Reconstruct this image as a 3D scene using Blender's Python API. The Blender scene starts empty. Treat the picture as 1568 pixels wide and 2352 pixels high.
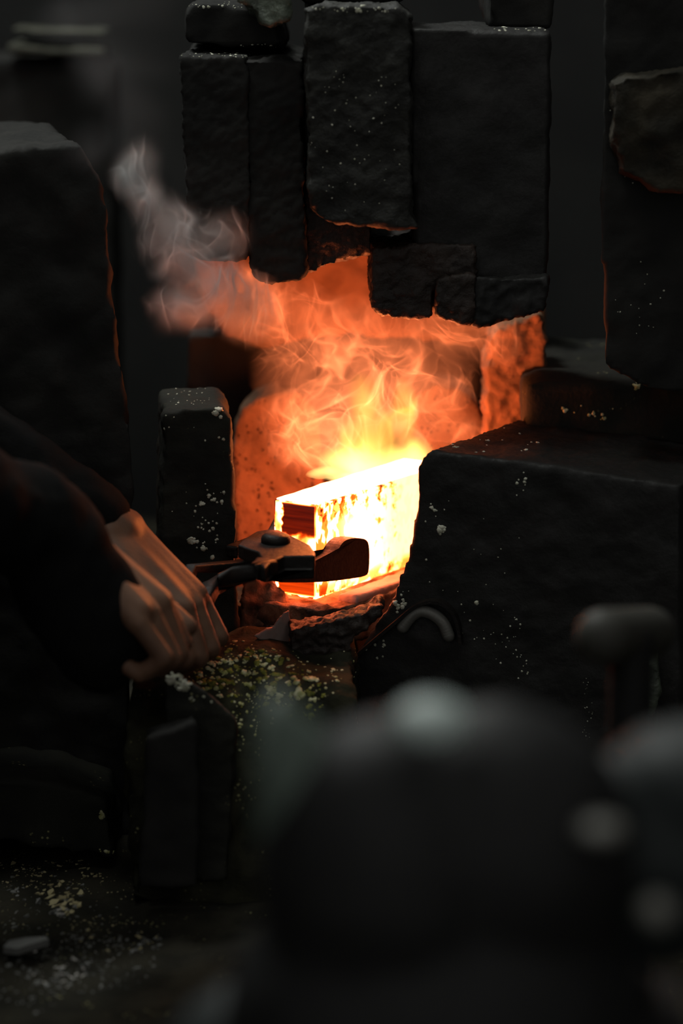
import bpy, bmesh, math, random
from mathutils import Vector, Matrix, noise, Euler
from mathutils.bvhtree import BVHTree
random.seed(7)
C = bpy.context.scene
COL = C.collection

# ------------------------------------------------------------------ camera
F = 6500.0
PITCH = math.radians(12)
CAM = Vector((0.0, -2.6, 0.872))
cp, sp = math.cos(PITCH), math.sin(PITCH)
def ray(px, py):
    x, u = (px - 784) / F, -(py - 1176) / F
    return Vector((x, cp + u * sp, -sp + u * cp))
def at(px, py, Y):
    d = ray(px, py); return CAM + d * ((Y - CAM.y) / d.y)
def at_z(px, py, z):
    d = ray(px, py); return CAM + d * ((z - CAM.z) / d.z)
def fpy(Y):
    return 1176 + F * math.tan(math.atan2(CAM.z, Y - CAM.y) - PITCH)
def at_plane(px, py, p0, n):
    d = ray(px, py); return CAM + d * ((p0 - CAM).dot(n) / d.dot(n))

cd = bpy.data.cameras.new('camera'); cam = bpy.data.objects.new('camera', cd); COL.objects.link(cam)
cam.location = CAM; cam.rotation_euler = (math.radians(90) - PITCH, 0, 0)
cd.sensor_fit = 'VERTICAL'; cd.sensor_height = 36; cd.sensor_width = 24
cd.lens = F * 36 / 2352; cd.clip_start = 0.05
cd.dof.use_dof = True; cd.dof.focus_distance = 2.66; cd.dof.aperture_fstop = 2.4
C.camera = cam
C.view_settings.view_transform = 'Standard'
try: C.view_settings.look = 'None'
except Exception: pass
C.view_settings.exposure = 0; C.view_settings.gamma = 1; C.view_settings.use_curve_mapping = False
C.cycles.use_denoising = True
C.cycles.use_adaptive_sampling = True; C.cycles.adaptive_threshold = .05; C.cycles.adaptive_min_samples = 16
C.cycles.max_bounces = 3; C.cycles.diffuse_bounces = 1; C.cycles.glossy_bounces = 1
C.cycles.volume_bounces = 0; C.cycles.transparent_max_bounces = 16
C.cycles.volume_max_steps = 1024
C.cycles.sample_clamp_indirect = 3.0

# ------------------------------------------------------------------ node helper
class N:
    def __init__(s, name, surface=True):
        s.m = bpy.data.materials.new(name); s.m.use_nodes = True
        s.t = s.m.node_tree; s.t.nodes.clear()
        s.out = s.t.nodes.new('ShaderNodeOutputMaterial')
        s.tc = s.t.nodes.new('ShaderNodeTexCoord').outputs['Object']
    def link(s, a, b):
        if isinstance(a, (int, float)): b.default_value = a
        elif isinstance(a, (tuple, list, Vector)):
            b.default_value = (*a, 1) if b.type == 'RGBA' and len(a) == 3 else tuple(a)
        else: s.t.links.new(a, b)
    def math(s, op, a, b=0.0, c=None, clamp=False):
        n = s.t.nodes.new('ShaderNodeMath'); n.operation = op; n.use_clamp = clamp
        s.link(a, n.inputs[0]); s.link(b, n.inputs[1])
        if c is not None: s.link(c, n.inputs[2])
        return n.outputs[0]
    def vec(s, op, a, b=(0, 0, 0), scale=None):
        n = s.t.nodes.new('ShaderNodeVectorMath'); n.operation = op
        s.link(a, n.inputs[0]); s.link(b, n.inputs[1])
        if scale is not None: s.link(scale, n.inputs['Scale'])
        return n.outputs['Value'] if op in ('LENGTH', 'DOT_PRODUCT', 'DISTANCE') else n.outputs['Vector']
    def noise(s, v, scale, detail=2.0, rough=0.5, dist=0.0, color=False):
        n = s.t.nodes.new('ShaderNodeTexNoise'); s.link(v, n.inputs['Vector'])
        n.inputs['Scale'].default_value = scale; n.inputs['Detail'].default_value = detail
        n.inputs['Roughness'].default_value = rough; n.inputs['Distortion'].default_value = dist
        return n.outputs['Color'] if color else n.outputs['Fac']
    def voronoi(s, v, scale, feature='F1', out='Distance'):
        n = s.t.nodes.new('ShaderNodeTexVoronoi'); n.feature = feature; s.link(v, n.inputs['Vector'])
        n.inputs['Scale'].default_value = scale
        return n.outputs[out]
    def mapr(s, v, a, b, c=0.0, d=1.0, smooth=True):
        n = s.t.nodes.new('ShaderNodeMapRange')
        n.interpolation_type = 'SMOOTHSTEP' if smooth else 'LINEAR'; n.clamp = True
        s.link(v, n.inputs[0])
        for i, x in zip((1, 2, 3, 4), (a, b, c, d)): s.link(x, n.inputs[i])
        return n.outputs[0]
    def mix(s, f, a, b):
        n = s.t.nodes.new('ShaderNodeMix'); n.data_type = 'RGBA'
        s.link(f, n.inputs[0]); s.link(a, n.inputs[6]); s.link(b, n.inputs[7])
        return n.outputs[2]
    def sep(s, v):
        n = s.t.nodes.new('ShaderNodeSeparateXYZ'); s.link(v, n.inputs[0]); return n.outputs
    def comb(s, x, y, z):
        n = s.t.nodes.new('ShaderNodeCombineXYZ')
        for i, q in enumerate((x, y, z)): s.link(q, n.inputs[i])
        return n.outputs[0]
    def bump(s, h, strength=0.5, dist=0.002):
        n = s.t.nodes.new('ShaderNodeBump'); s.link(h, n.inputs['Height'])
        n.inputs['Strength'].default_value = strength; n.inputs['Distance'].default_value = dist
        return n.outputs[0]
    def bsdf(s, color, rough=0.7, normal=None, metal=0.0, spec=0.5, emis=None, estr=1.0, sss=0.0):
        n = s.t.nodes.new('ShaderNodeBsdfPrincipled')
        s.link(color, n.inputs['Base Color']); s.link(rough, n.inputs['Roughness']); s.link(metal, n.inputs['Metallic'])
        s.link(spec, n.inputs['Specular IOR Level'])
        if normal is not None: s.t.links.new(normal, n.inputs['Normal'])
        if emis is not None:
            s.link(emis, n.inputs['Emission Color']); s.link(estr, n.inputs['Emission Strength'])
        if sss: n.inputs['Subsurface Weight'].default_value = sss; n.inputs['Subsurface Radius'].default_value = (.01, .004, .002); n.inputs['Subsurface Scale'].default_value = .5
        s.t.links.new(n.outputs[0], s.out.inputs['Surface'])
        return s.m

# ------------------------------------------------------------------ materials
def stone_mat(name, base, base2, spec=0.25, rough=0.75, bumps=0.6, scale=60, lichen=0.0, pits=0.0, gloss=0.0):
    n = N(name)
    big = n.noise(n.tc, scale * .25, 4)
    fine = n.noise(n.tc, scale * 3, 5, .65)
    col = n.mix(n.mapr(big, .35, .65), base, base2)
    h = n.math('ADD', n.math('MULTIPLY', n.noise(n.tc, scale, 5, .6), 1.0), n.math('MULTIPLY', fine, .5))
    if pits:
        p = n.voronoi(n.tc, pits); pm = n.mapr(p, .12, .3)
        sparse = n.mapr(n.noise(n.tc, pits * .35, 2), .45, .6)
        pit = n.math('SUBTRACT', 1.0, n.math('MULTIPLY', n.math('SUBTRACT', 1.0, pm), sparse))
        h = n.math('ADD', h, n.math('MULTIPLY', pit, 2.0))
        col = n.mix(n.math('MULTIPLY', n.math('SUBTRACT', 1.0, pit), .8), col, (.02, .012, .008))
    if lichen:
        v = n.voronoi(n.tc, 190); cl = n.noise(n.tc, 28, 3)
        lm = n.math('MULTIPLY', n.math('SUBTRACT', 1.0, n.mapr(v, .12, .3)), n.mapr(cl, .62 - .12 * lichen, .72 - .1 * lichen))
        col = n.mix(lm, col, (.42, .40, .2)); h = n.math('ADD', h, lm)
    r = n.mapr(fine, .3, .7, rough - gloss, rough + .1)
    return n.bsdf(col, r, n.bump(h, bumps, .0025), 0.0, spec)
M = {}
M['soot'] = stone_mat('sooty_stone', (.022, .022, .021), (.030, .029, .027), spec=.10, bumps=.35)
M['soot_lichen'] = stone_mat('sooty_stone_with_lichen', (.020, .020, .018), (.030, .030, .024), spec=.12, lichen=.15)
M['rough_column'] = stone_mat('scaled_iron', (.02, .02, .018), (.030, .030, .026), bumps=.9, scale=110, spec=.3, rough=.55)
M['brown_stone'] = stone_mat('brown_stone', (.02, .018, .013), (.05, .042, .028), bumps=.9, scale=90)
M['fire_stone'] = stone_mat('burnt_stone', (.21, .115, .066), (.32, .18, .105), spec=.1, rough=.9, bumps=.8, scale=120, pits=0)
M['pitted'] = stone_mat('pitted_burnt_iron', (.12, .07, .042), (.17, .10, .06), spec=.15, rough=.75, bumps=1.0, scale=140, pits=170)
M['black_iron'] = stone_mat('black_iron', (.018, .018, .017), (.022, .021, .020), spec=.25, rough=.55, bumps=.3, scale=90, gloss=.15)
M['die'] = stone_mat('oily_die_iron', (.020, .014, .011), (.04, .026, .02), spec=.4, rough=.5, bumps=.8, scale=100, gloss=.1)
M['hearth'] = stone_mat('mossy_hearth_stone', (.016, .016, .011), (.045, .044, .026), spec=.12, rough=.85, bumps=1.0, scale=80, lichen=.6)
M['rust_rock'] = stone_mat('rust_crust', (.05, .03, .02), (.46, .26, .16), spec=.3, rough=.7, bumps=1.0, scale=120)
M['ground'] = stone_mat('dirt_ground', (.014, .013, .009), (.03, .027, .018), spec=.2, rough=.9, bumps=1.0, scale=70, lichen=.35)
M['tong'] = stone_mat('tong_steel', (.009, .007, .006), (.015, .012, .010), spec=.3, rough=.5, bumps=.35, scale=120, gloss=.1)
M['plaster'] = stone_mat('dark_wall', (.020, .020, .020), (.026, .026, .025), spec=.1, bumps=.3, scale=20)
M['ledge'] = stone_mat('dusty_wood', (.05, .05, .038), (.09, .09, .07), bumps=.6, scale=40)
M['wet_rock'] = stone_mat('wet_green_rock', (.06, .075, .055), (.15, .18, .13), spec=.8, rough=.35, bumps=1.0, scale=130, gloss=.1)
def plain(name, col, rough, metal=0, spec=.5, bump_scale=None, bs=.3):
    n = N(name)
    nb = n.bump(n.noise(n.tc, bump_scale, 4), bs, .001) if bump_scale else None
    return n.bsdf(col, rough, nb, metal, spec)
M['flake'] = plain('iron_scale', (.38, .27, .24), .6, 0, .5, 220, .6)
M['chip_pale'] = plain('pale_chip', (.55, .52, .48), .6, 0, .4, 300)
M['chip_grey'] = plain('grey_chip', (.16, .16, .15), .5, 0, .5, 300)
M['chip_gold'] = plain('ochre_chip', (.42, .36, .2), .7, 0, .3, 300)
def lichen_mat(name, a, b):
    n = N(name); return n.bsdf(n.mix(n.mapr(n.noise(n.tc, 140, 4), .38, .62), a, b), .9, n.bump(n.noise(n.tc, 500, 3), .6, .001), 0, .1)
M['lichen'] = lichen_mat('lichen_crust', (.80, .77, .48), (.42, .42, .16))
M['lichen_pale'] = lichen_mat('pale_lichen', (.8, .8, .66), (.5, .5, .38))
M['moss'] = lichen_mat('moss', (.30, .29, .06), (.12, .13, .03))
n = N('skin'); blot = n.noise(n.tc, 30, 4)
M['skin'] = n.bsdf(n.mix(n.mapr(blot, .35, .65), (.19, .10, .062), (.14, .073, .046)), .55, n.bump(n.math('ADD', n.noise(n.tc, 420, 3), n.math('MULTIPLY', n.noise(n.tc, 60, 3), 2)), .25, .001), 0, .3, sss=.1)
M['nail'] = plain('finger_nail', (.42, .27, .2), .35)
M['hair'] = plain('black_hair', (.01, .009, .008), .6, 0, .3, 300)
M['cloth'] = plain('black_cloth', (.010, .010, .010), .95, 0, .05, 500, .5)
M['trouser'] = plain('dark_trousers', (.012, .012, .012), .95, 0, .05, 500, .5)
M['highlight_teal'] = plain('grey_green_highlight', (.55, .64, .61), .5, 0, .5, 90, .15)  # pale colour stands in for a highlight on the dark casting
M['paint_dark'] = plain('dark_green_paint', (.016, .021, .021), .6, 0, .35, 60, .2)
M['paint_black'] = plain('black_machine_paint', (.013, .013, .013), .6, 0, .3, 60, .2)
M['highlight_green'] = plain('dull_green_highlight', (.12, .155, .13), .5, 0, .4, 60, .2)  # lighter green stands in for the lit rim of the casting
M['roller'] = plain('worn_roller_iron', (.055, .053, .045), .6, 0, .3, 90, .3)
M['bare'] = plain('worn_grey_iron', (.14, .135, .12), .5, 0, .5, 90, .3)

# ------------------------------------------------------------------ mesh helpers
def finish(name, me, mat, parent=None, base=True, smooth=True):
    """link mesh (world coordinates) as an object whose origin is its base centre"""
    o = bpy.data.objects.new(name, me); COL.objects.link(o)
    me.materials.clear(); me.materials.append(mat)
    if smooth:
        for p in me.polygons: p.use_smooth = True
    if base and len(me.vertices):
        xs = [v.co for v in me.vertices]
        b = Vector(((min(v.x for v in xs) + max(v.x for v in xs)) / 2, (min(v.y for v in xs) + max(v.y for v in xs)) / 2, min(v.z for v in xs)))
        me.transform(Matrix.Translation(-b)); o.location = b
    if parent is not None:
        bpy.context.view_layer.update()
        o.parent = parent; o.matrix_parent_inverse = Matrix.Translation(-parent_loc(parent))
    return o
def parent_loc(p):
    l = p.location.copy()
    q = p.parent
    return l if q is None else l
def tag(o, label, cat=None, group=None, kind=None):
    o['label'] = label
    if cat: o['category'] = cat
    if group: o['group'] = group
    if kind: o['kind'] = kind
    return o
def empty(name, loc, label, cat, group=None):
    o = bpy.data.objects.new(name, None); COL.objects.link(o); o.location = loc; o.empty_display_size = .02
    return tag(o, label, cat, group)
def bm_mesh(bm, name='m'):
    bmesh.ops.recalc_face_normals(bm, faces=bm.faces)
    me = bpy.data.meshes.new(name); bm.to_mesh(me); bm.free(); return me
def remesh(me, voxel, smooth=0, subtract=None):
    o = bpy.data.objects.new('tmp', me); COL.objects.link(o)
    r = o.modifiers.new('r', 'REMESH'); r.mode = 'VOXEL'; r.voxel_size = voxel
    if smooth:
        s = o.modifiers.new('s', 'SMOOTH'); s.iterations = smooth; s.factor = .5
    dg = bpy.context.evaluated_depsgraph_get(); dg.update()
    m2 = bpy.data.meshes.new_from_object(o.evaluated_get(dg))
    bpy.data.objects.remove(o); bpy.data.meshes.remove(me)
    return m2
def roughen(me, amp, scale, seed=0, octv=4, amp2=0, scale2=200):
    off = Vector((seed * 3.1, seed * 1.7, seed * 5.3))
    ns = [v.normal.copy() for v in me.vertices]
    for v, nn in zip(me.vertices, ns):
        d = amp * noise.fractal(v.co * scale + off, 1.0, 2.1, octv)
        if amp2: d += amp2 * noise.noise(v.co * scale2 + off)
        v.co += nn * d
    return me
def prism(pts3, dvec):
    """closed prism from a polygon of 3-D points swept along dvec"""
    bm = bmesh.new()
    a = [bm.verts.new(p) for p in pts3]; b = [bm.verts.new(Vector(p) + dvec) for p in pts3]
    bm.faces.new(a); bm.faces.new(b[::-1]); k = len(a)
    for i in range(k): bm.faces.new((a[i], b[i], b[(i + 1) % k], a[(i + 1) % k]))
    bmesh.ops.triangulate(bm, faces=[f for f in bm.faces if len(f.verts) > 4])
    return bm
def block(name, mat, pts, Y, depth, voxel=.004, amp=.004, scale=30, seed=0, parent=None, slant=(0, 0), smooth=1, amp2=0, scale2=200, plane=None, dvec=None):
    """stone block: outline seen from the front, standing at distance Y (or in a given plane), with real depth"""
    if plane: P = [at_plane(x, y, *plane) for x, y in pts]
    else: P = [at(x, y, Y) for x, y in pts]
    bm = prism(P, dvec if dvec is not None else Vector((slant[0], depth, slant[1])))
    me = remesh(bm_mesh(bm), voxel, smooth)
    roughen(me, amp, scale, seed, 4, amp2, scale2)
    return finish(name, me, mat, parent)
def add_capsule(bm, p, q, r1, r2, seg=14, rings=5):
    p, q = Vector(p), Vector(q); d = (q - p); L = d.length
    if L < 1e-6: d = Vector((0, 0, 1))
    d.normalize(); u = d.orthogonal().normalized(); w = d.cross(u)
    prof = []
    for i in range(rings + 1):
        a = math.pi / 2 * (1 - i / rings); prof.append((-math.sin(a) * r1, math.cos(a) * r1))
    for i in range(rings + 1):
        a = math.pi / 2 * i / rings; prof.append((L + math.sin(a) * r2, math.cos(a) * r2))
    rows = []
    for t, r in prof:
        if r < 1e-7: rows.append([bm.verts.new(p + d * t)])
        else: rows.append([bm.verts.new(p + d * t + (u * math.cos(2 * math.pi * k / seg) + w * math.sin(2 * math.pi * k / seg)) * r) for k in range(seg)])
    for a, b in zip(rows, rows[1:]):
        for k in range(seg):
            k2 = (k + 1) % seg
            if len(a) == 1: bm.faces.new((a[0], b[k2], b[k]))
            elif len(b) == 1: bm.faces.new((a[k], a[k2], b[0]))
            else: bm.faces.new((a[k], a[k2], b[k2], b[k]))
def add_ellipsoid(bm, c, r, rot=None, sub=3):
    m = Matrix.Translation(Vector(c)) @ (rot.to_matrix().to_4x4() if rot else Matrix.Identity(4)) @ Matrix.Diagonal((*r, 1))
    bmesh.ops.create_icosphere(bm, subdivisions=sub, radius=1, matrix=m)
def tube(bm, pts, rad, seg=12):
    for a, b, r1, r2 in zip(pts, pts[1:], rad, rad[1:]): add_capsule(bm, a, b, r1, r2, seg, 4)

# ------------------------------------------------------------------ setting
def grid_mesh(x0, x1, y0, y1, nx, ny, hfun):
    bm = bmesh.new(); rows = []
    for j in range(ny + 1):
        rows.append([bm.verts.new((x0 + (x1 - x0) * i / nx, y0 + (y1 - y0) * j / ny, 0)) for i in range(nx + 1)])
    for r in rows:
        for v in r: v.co.z = hfun(v.co)
    for a, b in zip(rows, rows[1:]):
        for i in range(nx): bm.faces.new((a[i], a[i + 1], b[i + 1], b[i]))
    return bm_mesh(bm)
def floor_h(p):
    return .012 * noise.fractal(Vector((p.x, p.y, 0)) * 7, 1, 2, 4) + .004 * noise.fractal(Vector((p.x, p.y, 3)) * 40, 1, 2, 3)
floor = finish('floor', grid_mesh(-2.2, 2.2, -3.2, 1.5, 220, 240, floor_h), M['ground'], base=False)
tag(floor, 'dark dirt floor of the forge strewn with scale', kind='structure')
def slab(name, lo, hi, mat, label):
    bm = bmesh.new()
    bmesh.ops.create_cube(bm, size=1, matrix=Matrix.Translation((Vector(lo) + Vector(hi)) / 2) @ Matrix.Diagonal((*(Vector(hi) - Vector(lo)), 1)))
    o = finish(name, bm_mesh(bm), mat, smooth=False); o['kind'] = 'structure'; o['label'] = label; return o
slab('wall_back', (-2.3, 1.45, -.05), (2.3, 1.6, 2.6), M['plaster'], 'dark sooty back wall of the workshop')
slab('wall_left', (-2.3, -3.2, -.05), (-2.2, 1.45, 2.6), M['plaster'], 'dark side wall left of the forge')
slab('wall_right', (2.2, -3.2, -.05), (2.3, 1.45, 2.6), M['plaster'], 'dark side wall right of the forge')

# ------------------------------------------------------------------ billet
P0 = at(727, 1378, 0.0)
TH = math.radians(-32.7)
BX = Vector((math.cos(TH), math.sin(TH), 0)); BY = Vector((-math.sin(TH), math.cos(TH), 0))
BW, BL = .049, .235
BH = at(721, 1157, 0.0).z - P0.z
def loc(x, y, z=0): return P0 + BX * x + BY * y + Vector((0, 0, z))
n = N('glowing_steel')
x, y, z = n.sep(n.tc)
nz = n.noise(n.tc, 75, 4, .6); nz2 = n.noise(n.vec('MULTIPLY', n.tc, (1, 1, .65)), 105, 1, .5); nz3 = n.noise(n.tc, 38, 2)
endf = n.math('MULTIPLY', n.math('LESS_THAN', y, .0022), 1.0)
topf = n.math('GREATER_THAN', z, BH - .0016)
# long face: mottled scale near the front corner and along the top edge, creamy further back
fy = n.mapr(y, .005, .075, 1, 0)
mott = n.math('MULTIPLY', n.mapr(nz2, .47, .55), n.math('ADD', n.math('MULTIPLY', fy, .95), .04))
topband = n.math('MULTIPLY', n.mapr(z, BH - .03, BH - .004), n.mapr(y, .16, .12, 0, 1))
tb = n.math('MULTIPLY', topband, n.mapr(nz, .48, .6))
botband = n.math('MULTIPLY', n.mapr(z, .016, .006), n.mapr(n.noise(n.tc, 60, 3), .4, .55))
cream = n.mapr(y, .085, .15, 0, 1)
mid = n.math('MULTIPLY', n.mapr(nz, .55, .68), n.mapr(n.math('ABSOLUTE', n.math('SUBTRACT', y, .125)), .012, .03, 1, 0))
T = n.math('SUBTRACT', .97, n.math('MULTIPLY', mott, .34))
T = n.math('SUBTRACT', T, n.math('MULTIPLY', tb, .40))
T = n.math('SUBTRACT', T, n.math('MULTIPLY', botband, .2))
T = n.math('SUBTRACT', T, n.math('MULTIPLY', cream, .10))
T = n.math('SUBTRACT', T, n.math('MULTIPLY', mid, .3))
# end face: dark scale plates with bright cracks
je = n.noise(n.tc, 70, 2, .6); je2 = n.noise(n.vec('ADD', n.tc, (3, 1, 2)), 45, 3, .55)
jx = n.math('ADD', x, n.math('MULTIPLY', n.math('SUBTRACT', je, .5), .016))
jz = n.math('ADD', z, n.math('MULTIPLY', n.math('SUBTRACT', je2, .5), .030))
up = n.math('MULTIPLY', n.mapr(jz, BH - .040, BH - .031), n.mapr(z, BH - .002, BH - .0045))
up = n.math('MULTIPLY', up, n.mapr(jx, -.041, -.039))
up = n.math('MULTIPLY', up, n.mapr(x, -.0015, -.003))
lo = n.mapr(jz, .026, .019); lo = n.math('MULTIPLY', lo, n.math('MULTIPLY', n.mapr(z, .0015, .0045), n.mapr(jx, -.043, -.041)))
lo = n.math('MULTIPLY', lo, n.mapr(x, -.0015, -.004))
dk = n.math('MAXIMUM', up, n.math('MULTIPLY', lo, .88))
streak = n.noise(n.vec('MULTIPLY', n.tc, (12, 12, 240)), 1, 3)
Te = n.math('SUBTRACT', .95, n.math('MULTIPLY', dk, n.math('ADD', .48, n.math('MULTIPLY', n.math('ADD', streak, n.mapr(z, .03, BH, 0, .5)), .22))))
Te = n.math('SUBTRACT', Te, n.math('MULTIPLY', n.math('MULTIPLY', n.mapr(nz3, .5, .62), n.math('SUBTRACT', 1.0, dk)), .26))
def mixv(f, a, b): return n.math('ADD', n.math('MULTIPLY', a, n.math('SUBTRACT', 1.0, f)), n.math('MULTIPLY', b, f))
T = mixv(endf, T, Te)
T = mixv(topf, T, .97)
T = n.math('MAXIMUM', T, .12)
em = n.comb(n.math('MULTIPLY', n.math('POWER', T, 4.0), 24), n.math('MULTIPLY', n.math('POWER', T, 5.4), 5.0), n.math('MULTIPLY', n.math('POWER', T, 9.0), 2.4))
M['hot'] = n.bsdf((.04, .03, .025), .7, n.bump(nz2, .4, .001), 0, .3, em, 1.0)
bm = bmesh.new()
bmesh.ops.create_cube(bm, size=1, matrix=Matrix.Translation((-BW / 2, BL / 2, BH / 2)) @ Matrix.Diagonal((BW, BL, BH, 1)))
bmesh.ops.bevel(bm, geom=list(bm.edges), offset=.0022, segments=2, affect='EDGES')
bmesh.ops.subdivide_edges(bm, edges=[e for e in bm.edges if e.calc_length() > .02], cuts=14, use_grid_fill=True)
for v in bm.verts: v.co += Vector((noise.noise(v.co * 60), noise.noise(v.co * 60 + Vector((9, 0, 0))), noise.noise(v.co * 60 + Vector((0, 9, 0))))) * .0008
billet = finish('steel_billet', bm_mesh(bm), M['hot'], base=False)
billet.location = P0; billet.rotation_euler = (0, 0, TH)
tag(billet, 'white-hot glowing steel billet held in the tongs', 'steel bar')

# ------------------------------------------------------------------ lower die, hearth
hz = P0.z - .004
def prism_px_z(pts, z, h):
    return prism([at_z(x, y, z) for x, y in pts], Vector((0, 0, -h)))
def heap(name, mat, bm, voxel, amp, scale, seed, label, cat, smooth=2, amp2=0, scale2=150):
    me = remesh(bm_mesh(bm), voxel, smooth); roughen(me, amp, scale, seed, 4, amp2, scale2)
    return tag(finish(name, me, mat), label, cat)
HB = .200     # hearth top level
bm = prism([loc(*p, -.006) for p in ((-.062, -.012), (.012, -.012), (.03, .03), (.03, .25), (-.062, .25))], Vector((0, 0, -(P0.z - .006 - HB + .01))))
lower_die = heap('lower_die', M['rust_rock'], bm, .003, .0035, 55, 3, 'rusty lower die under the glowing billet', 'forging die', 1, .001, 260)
bm = prism([loc(*p, .0005) for p in ((.004, .03), (.026, .03), (.028, .16), (.004, .16))], Vector((0, 0, -.009)))
o = heap('scale_plate', M['flake'], bm, .0025, .0012, 60, 5, 'scale plate lit orange along the foot of the glowing billet', 'scale plate', 1)
# hearth: big mossy stone the die sits on
bm = bmesh.new()
hp = []
prof = [(.20, .0), (.20, HB), (-.06, HB + .002), (-.125, HB - .012), (-.165, HB - .045), (-.185, HB - .10), (-.19, 0)]
bm = prism([Vector((-.19, yy, zz)) for yy, zz in prof], Vector((.20, 0, 0)))
hearth = heap('hearth_stone', M['hearth'], bm, .005, .012, 16, 11, 'mossy lichen-covered hearth stone in front of the glowing billet', 'stone', 3, .0015, 120)

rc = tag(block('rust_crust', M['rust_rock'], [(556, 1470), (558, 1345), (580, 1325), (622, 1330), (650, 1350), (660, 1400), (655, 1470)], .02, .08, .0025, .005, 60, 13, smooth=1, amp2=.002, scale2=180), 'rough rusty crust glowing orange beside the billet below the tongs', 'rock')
tag(block('rust_crust', M['die'], [(664, 1446), (720, 1434), (770, 1424), (830, 1410), (872, 1388), (882, 1398), (846, 1442), (806, 1468), (790, 1540), (700, 1540), (668, 1500)], -.06, .03, .002, .003, 70, 14, smooth=0, amp2=.003, scale2=180), 'dark rusty lump with an orange upper edge below the glowing billet', 'rock')
# ------------------------------------------------------------------ stones round the fire
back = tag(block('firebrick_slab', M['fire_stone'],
      [(440, 600), (448, 500), (600, 470), (850, 470), (1010, 500), (1248, 600), (1250, 800), (1104, 800), (960, 770), (800, 760), (690, 778), (600, 800), (520, 770), (460, 690)],  # lower left edge slanted to follow the left stone's cast shadow
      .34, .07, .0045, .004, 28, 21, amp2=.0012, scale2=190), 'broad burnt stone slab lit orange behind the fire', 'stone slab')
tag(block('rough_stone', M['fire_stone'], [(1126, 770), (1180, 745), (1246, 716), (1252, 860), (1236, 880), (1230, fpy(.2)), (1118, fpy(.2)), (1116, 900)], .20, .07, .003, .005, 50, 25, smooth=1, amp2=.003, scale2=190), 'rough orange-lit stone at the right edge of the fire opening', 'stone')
tag(block('recess_stone', M['soot'], [(430, 770), (1106, 770), (1106, fpy(.37)), (430, fpy(.37))], .37, .05, .006, .004, 26, 22), 'sooty stone in the dark recess behind the flames', 'stone')
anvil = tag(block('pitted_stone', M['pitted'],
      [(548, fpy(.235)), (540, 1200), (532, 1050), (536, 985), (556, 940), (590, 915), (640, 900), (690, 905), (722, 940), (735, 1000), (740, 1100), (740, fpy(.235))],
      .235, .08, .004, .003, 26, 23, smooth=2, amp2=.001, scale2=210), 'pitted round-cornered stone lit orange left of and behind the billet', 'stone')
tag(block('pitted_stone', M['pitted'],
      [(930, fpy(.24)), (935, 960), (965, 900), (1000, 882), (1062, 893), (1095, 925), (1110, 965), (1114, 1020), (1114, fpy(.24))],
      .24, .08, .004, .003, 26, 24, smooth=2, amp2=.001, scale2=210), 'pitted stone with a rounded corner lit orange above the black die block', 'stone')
left_stone = tag(block('standing_stone', M['soot_lichen'],
      [(372, 1468), (368, 1300), (372, 1100), (376, 948), (440, 940), (510, 936), (528, 955), (534, 990), (538, 1100), (541, 1250), (546, 1420), (550, 1468)],
      .0, .125, .004, .0035, 30, 31, slant=(-.012, 0), amp2=.001, scale2=200), 'black standing stone with pale lichen spots left of the billet', 'stone')

# right: big black die block, aligned with the billet
RP = at(985, 1036, -.03); RN = Vector((.2, .98, 0)).normalized()
DV = at_z(1190, 966, RP.z) - RP
pl = (RP, RN)
die_block = tag(block('die_block', M['black_iron'],
      [(990, 1034), (1215, 1063), (1400, 1090), (1560, 1115), (1560, 1820), (800, 1820), (790, 1560), (840, 1460), (882, 1402), (915, 1350), (936, 1280), (949, 1210), (953, 1150), (957, 1085), (968, 1052)],
      0, 0, .004, .0022, 30, 41, plane=pl, dvec=DV, smooth=2, amp2=.0006, scale2=230),
      'big black iron die block with flared foot right of the billet', 'die block')

# bent iron strap on the die block's foot
def strip(name, pts, wvec, thick, mat, parent=None):
    bm = bmesh.new(); rows = []
    for i, p in enumerate(pts):
        a = pts[max(0, i - 1)]; b = pts[min(len(pts) - 1, i + 1)]
        nn = (b - a).cross(wvec).normalized() * thick / 2
        rows.append([bm.verts.new(p + nn), bm.verts.new(p + wvec + nn), bm.verts.new(p + wvec - nn), bm.verts.new(p - nn)])
    for a, b in zip(rows, rows[1:]):
        for k in range(4): bm.faces.new((a[k], a[(k + 1) % 4], b[(k + 1) % 4], b[k]))
    bm.faces.new(rows[0][::-1]); bm.faces.new(rows[-1])
    return finish(name, bm_mesh(bm), mat, parent, smooth=False)
def smooth_line(px, k=5):
    out = []
    for i in range(len(px) - 1):
        p0, p1, p2, p3 = [Vector(px[max(0, min(len(px) - 1, i + j))]) for j in (-1, 0, 1, 2)]
        for t in range(k):
            t /= k
            out.append(.5 * ((2 * p1) + (p2 - p0) * t + (2 * p0 - 5 * p1 + 4 * p2 - p3) * t * t + (3 * p1 - p0 - 3 * p2 + p3) * t ** 3))
    out.append(Vector(px[-1])); return out
fp = (RP - RN * .012, RN)
pts = [at_plane(a.x, a.y, *fp) for a in smooth_line([(818, 1507), (870, 1462), (915, 1424), (950, 1396), (985, 1384), (1015, 1390), (1038, 1410), (1050, 1440), (1056, 1480)])]
strap = tag(strip('iron_strap', pts, RN * .03 - Vector((0, 0, .0)), .003, M['tong']), 'bent iron strap arching over the foot of the black die block', 'strap')
pts = [at_plane(a.x, a.y, RP - RN * .006, RN) for a in smooth_line([(925, 1440), (945, 1415), (968, 1404), (995, 1412), (1018, 1432), (1030, 1460)])]
pipe_bm = bmesh.new(); tube(pipe_bm, pts, [.006] * len(pts), 10)
tag(finish('iron_staple', bm_mesh(pipe_bm), M['bare']), 'curved iron staple tucked under the bent strap', 'staple')

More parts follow.
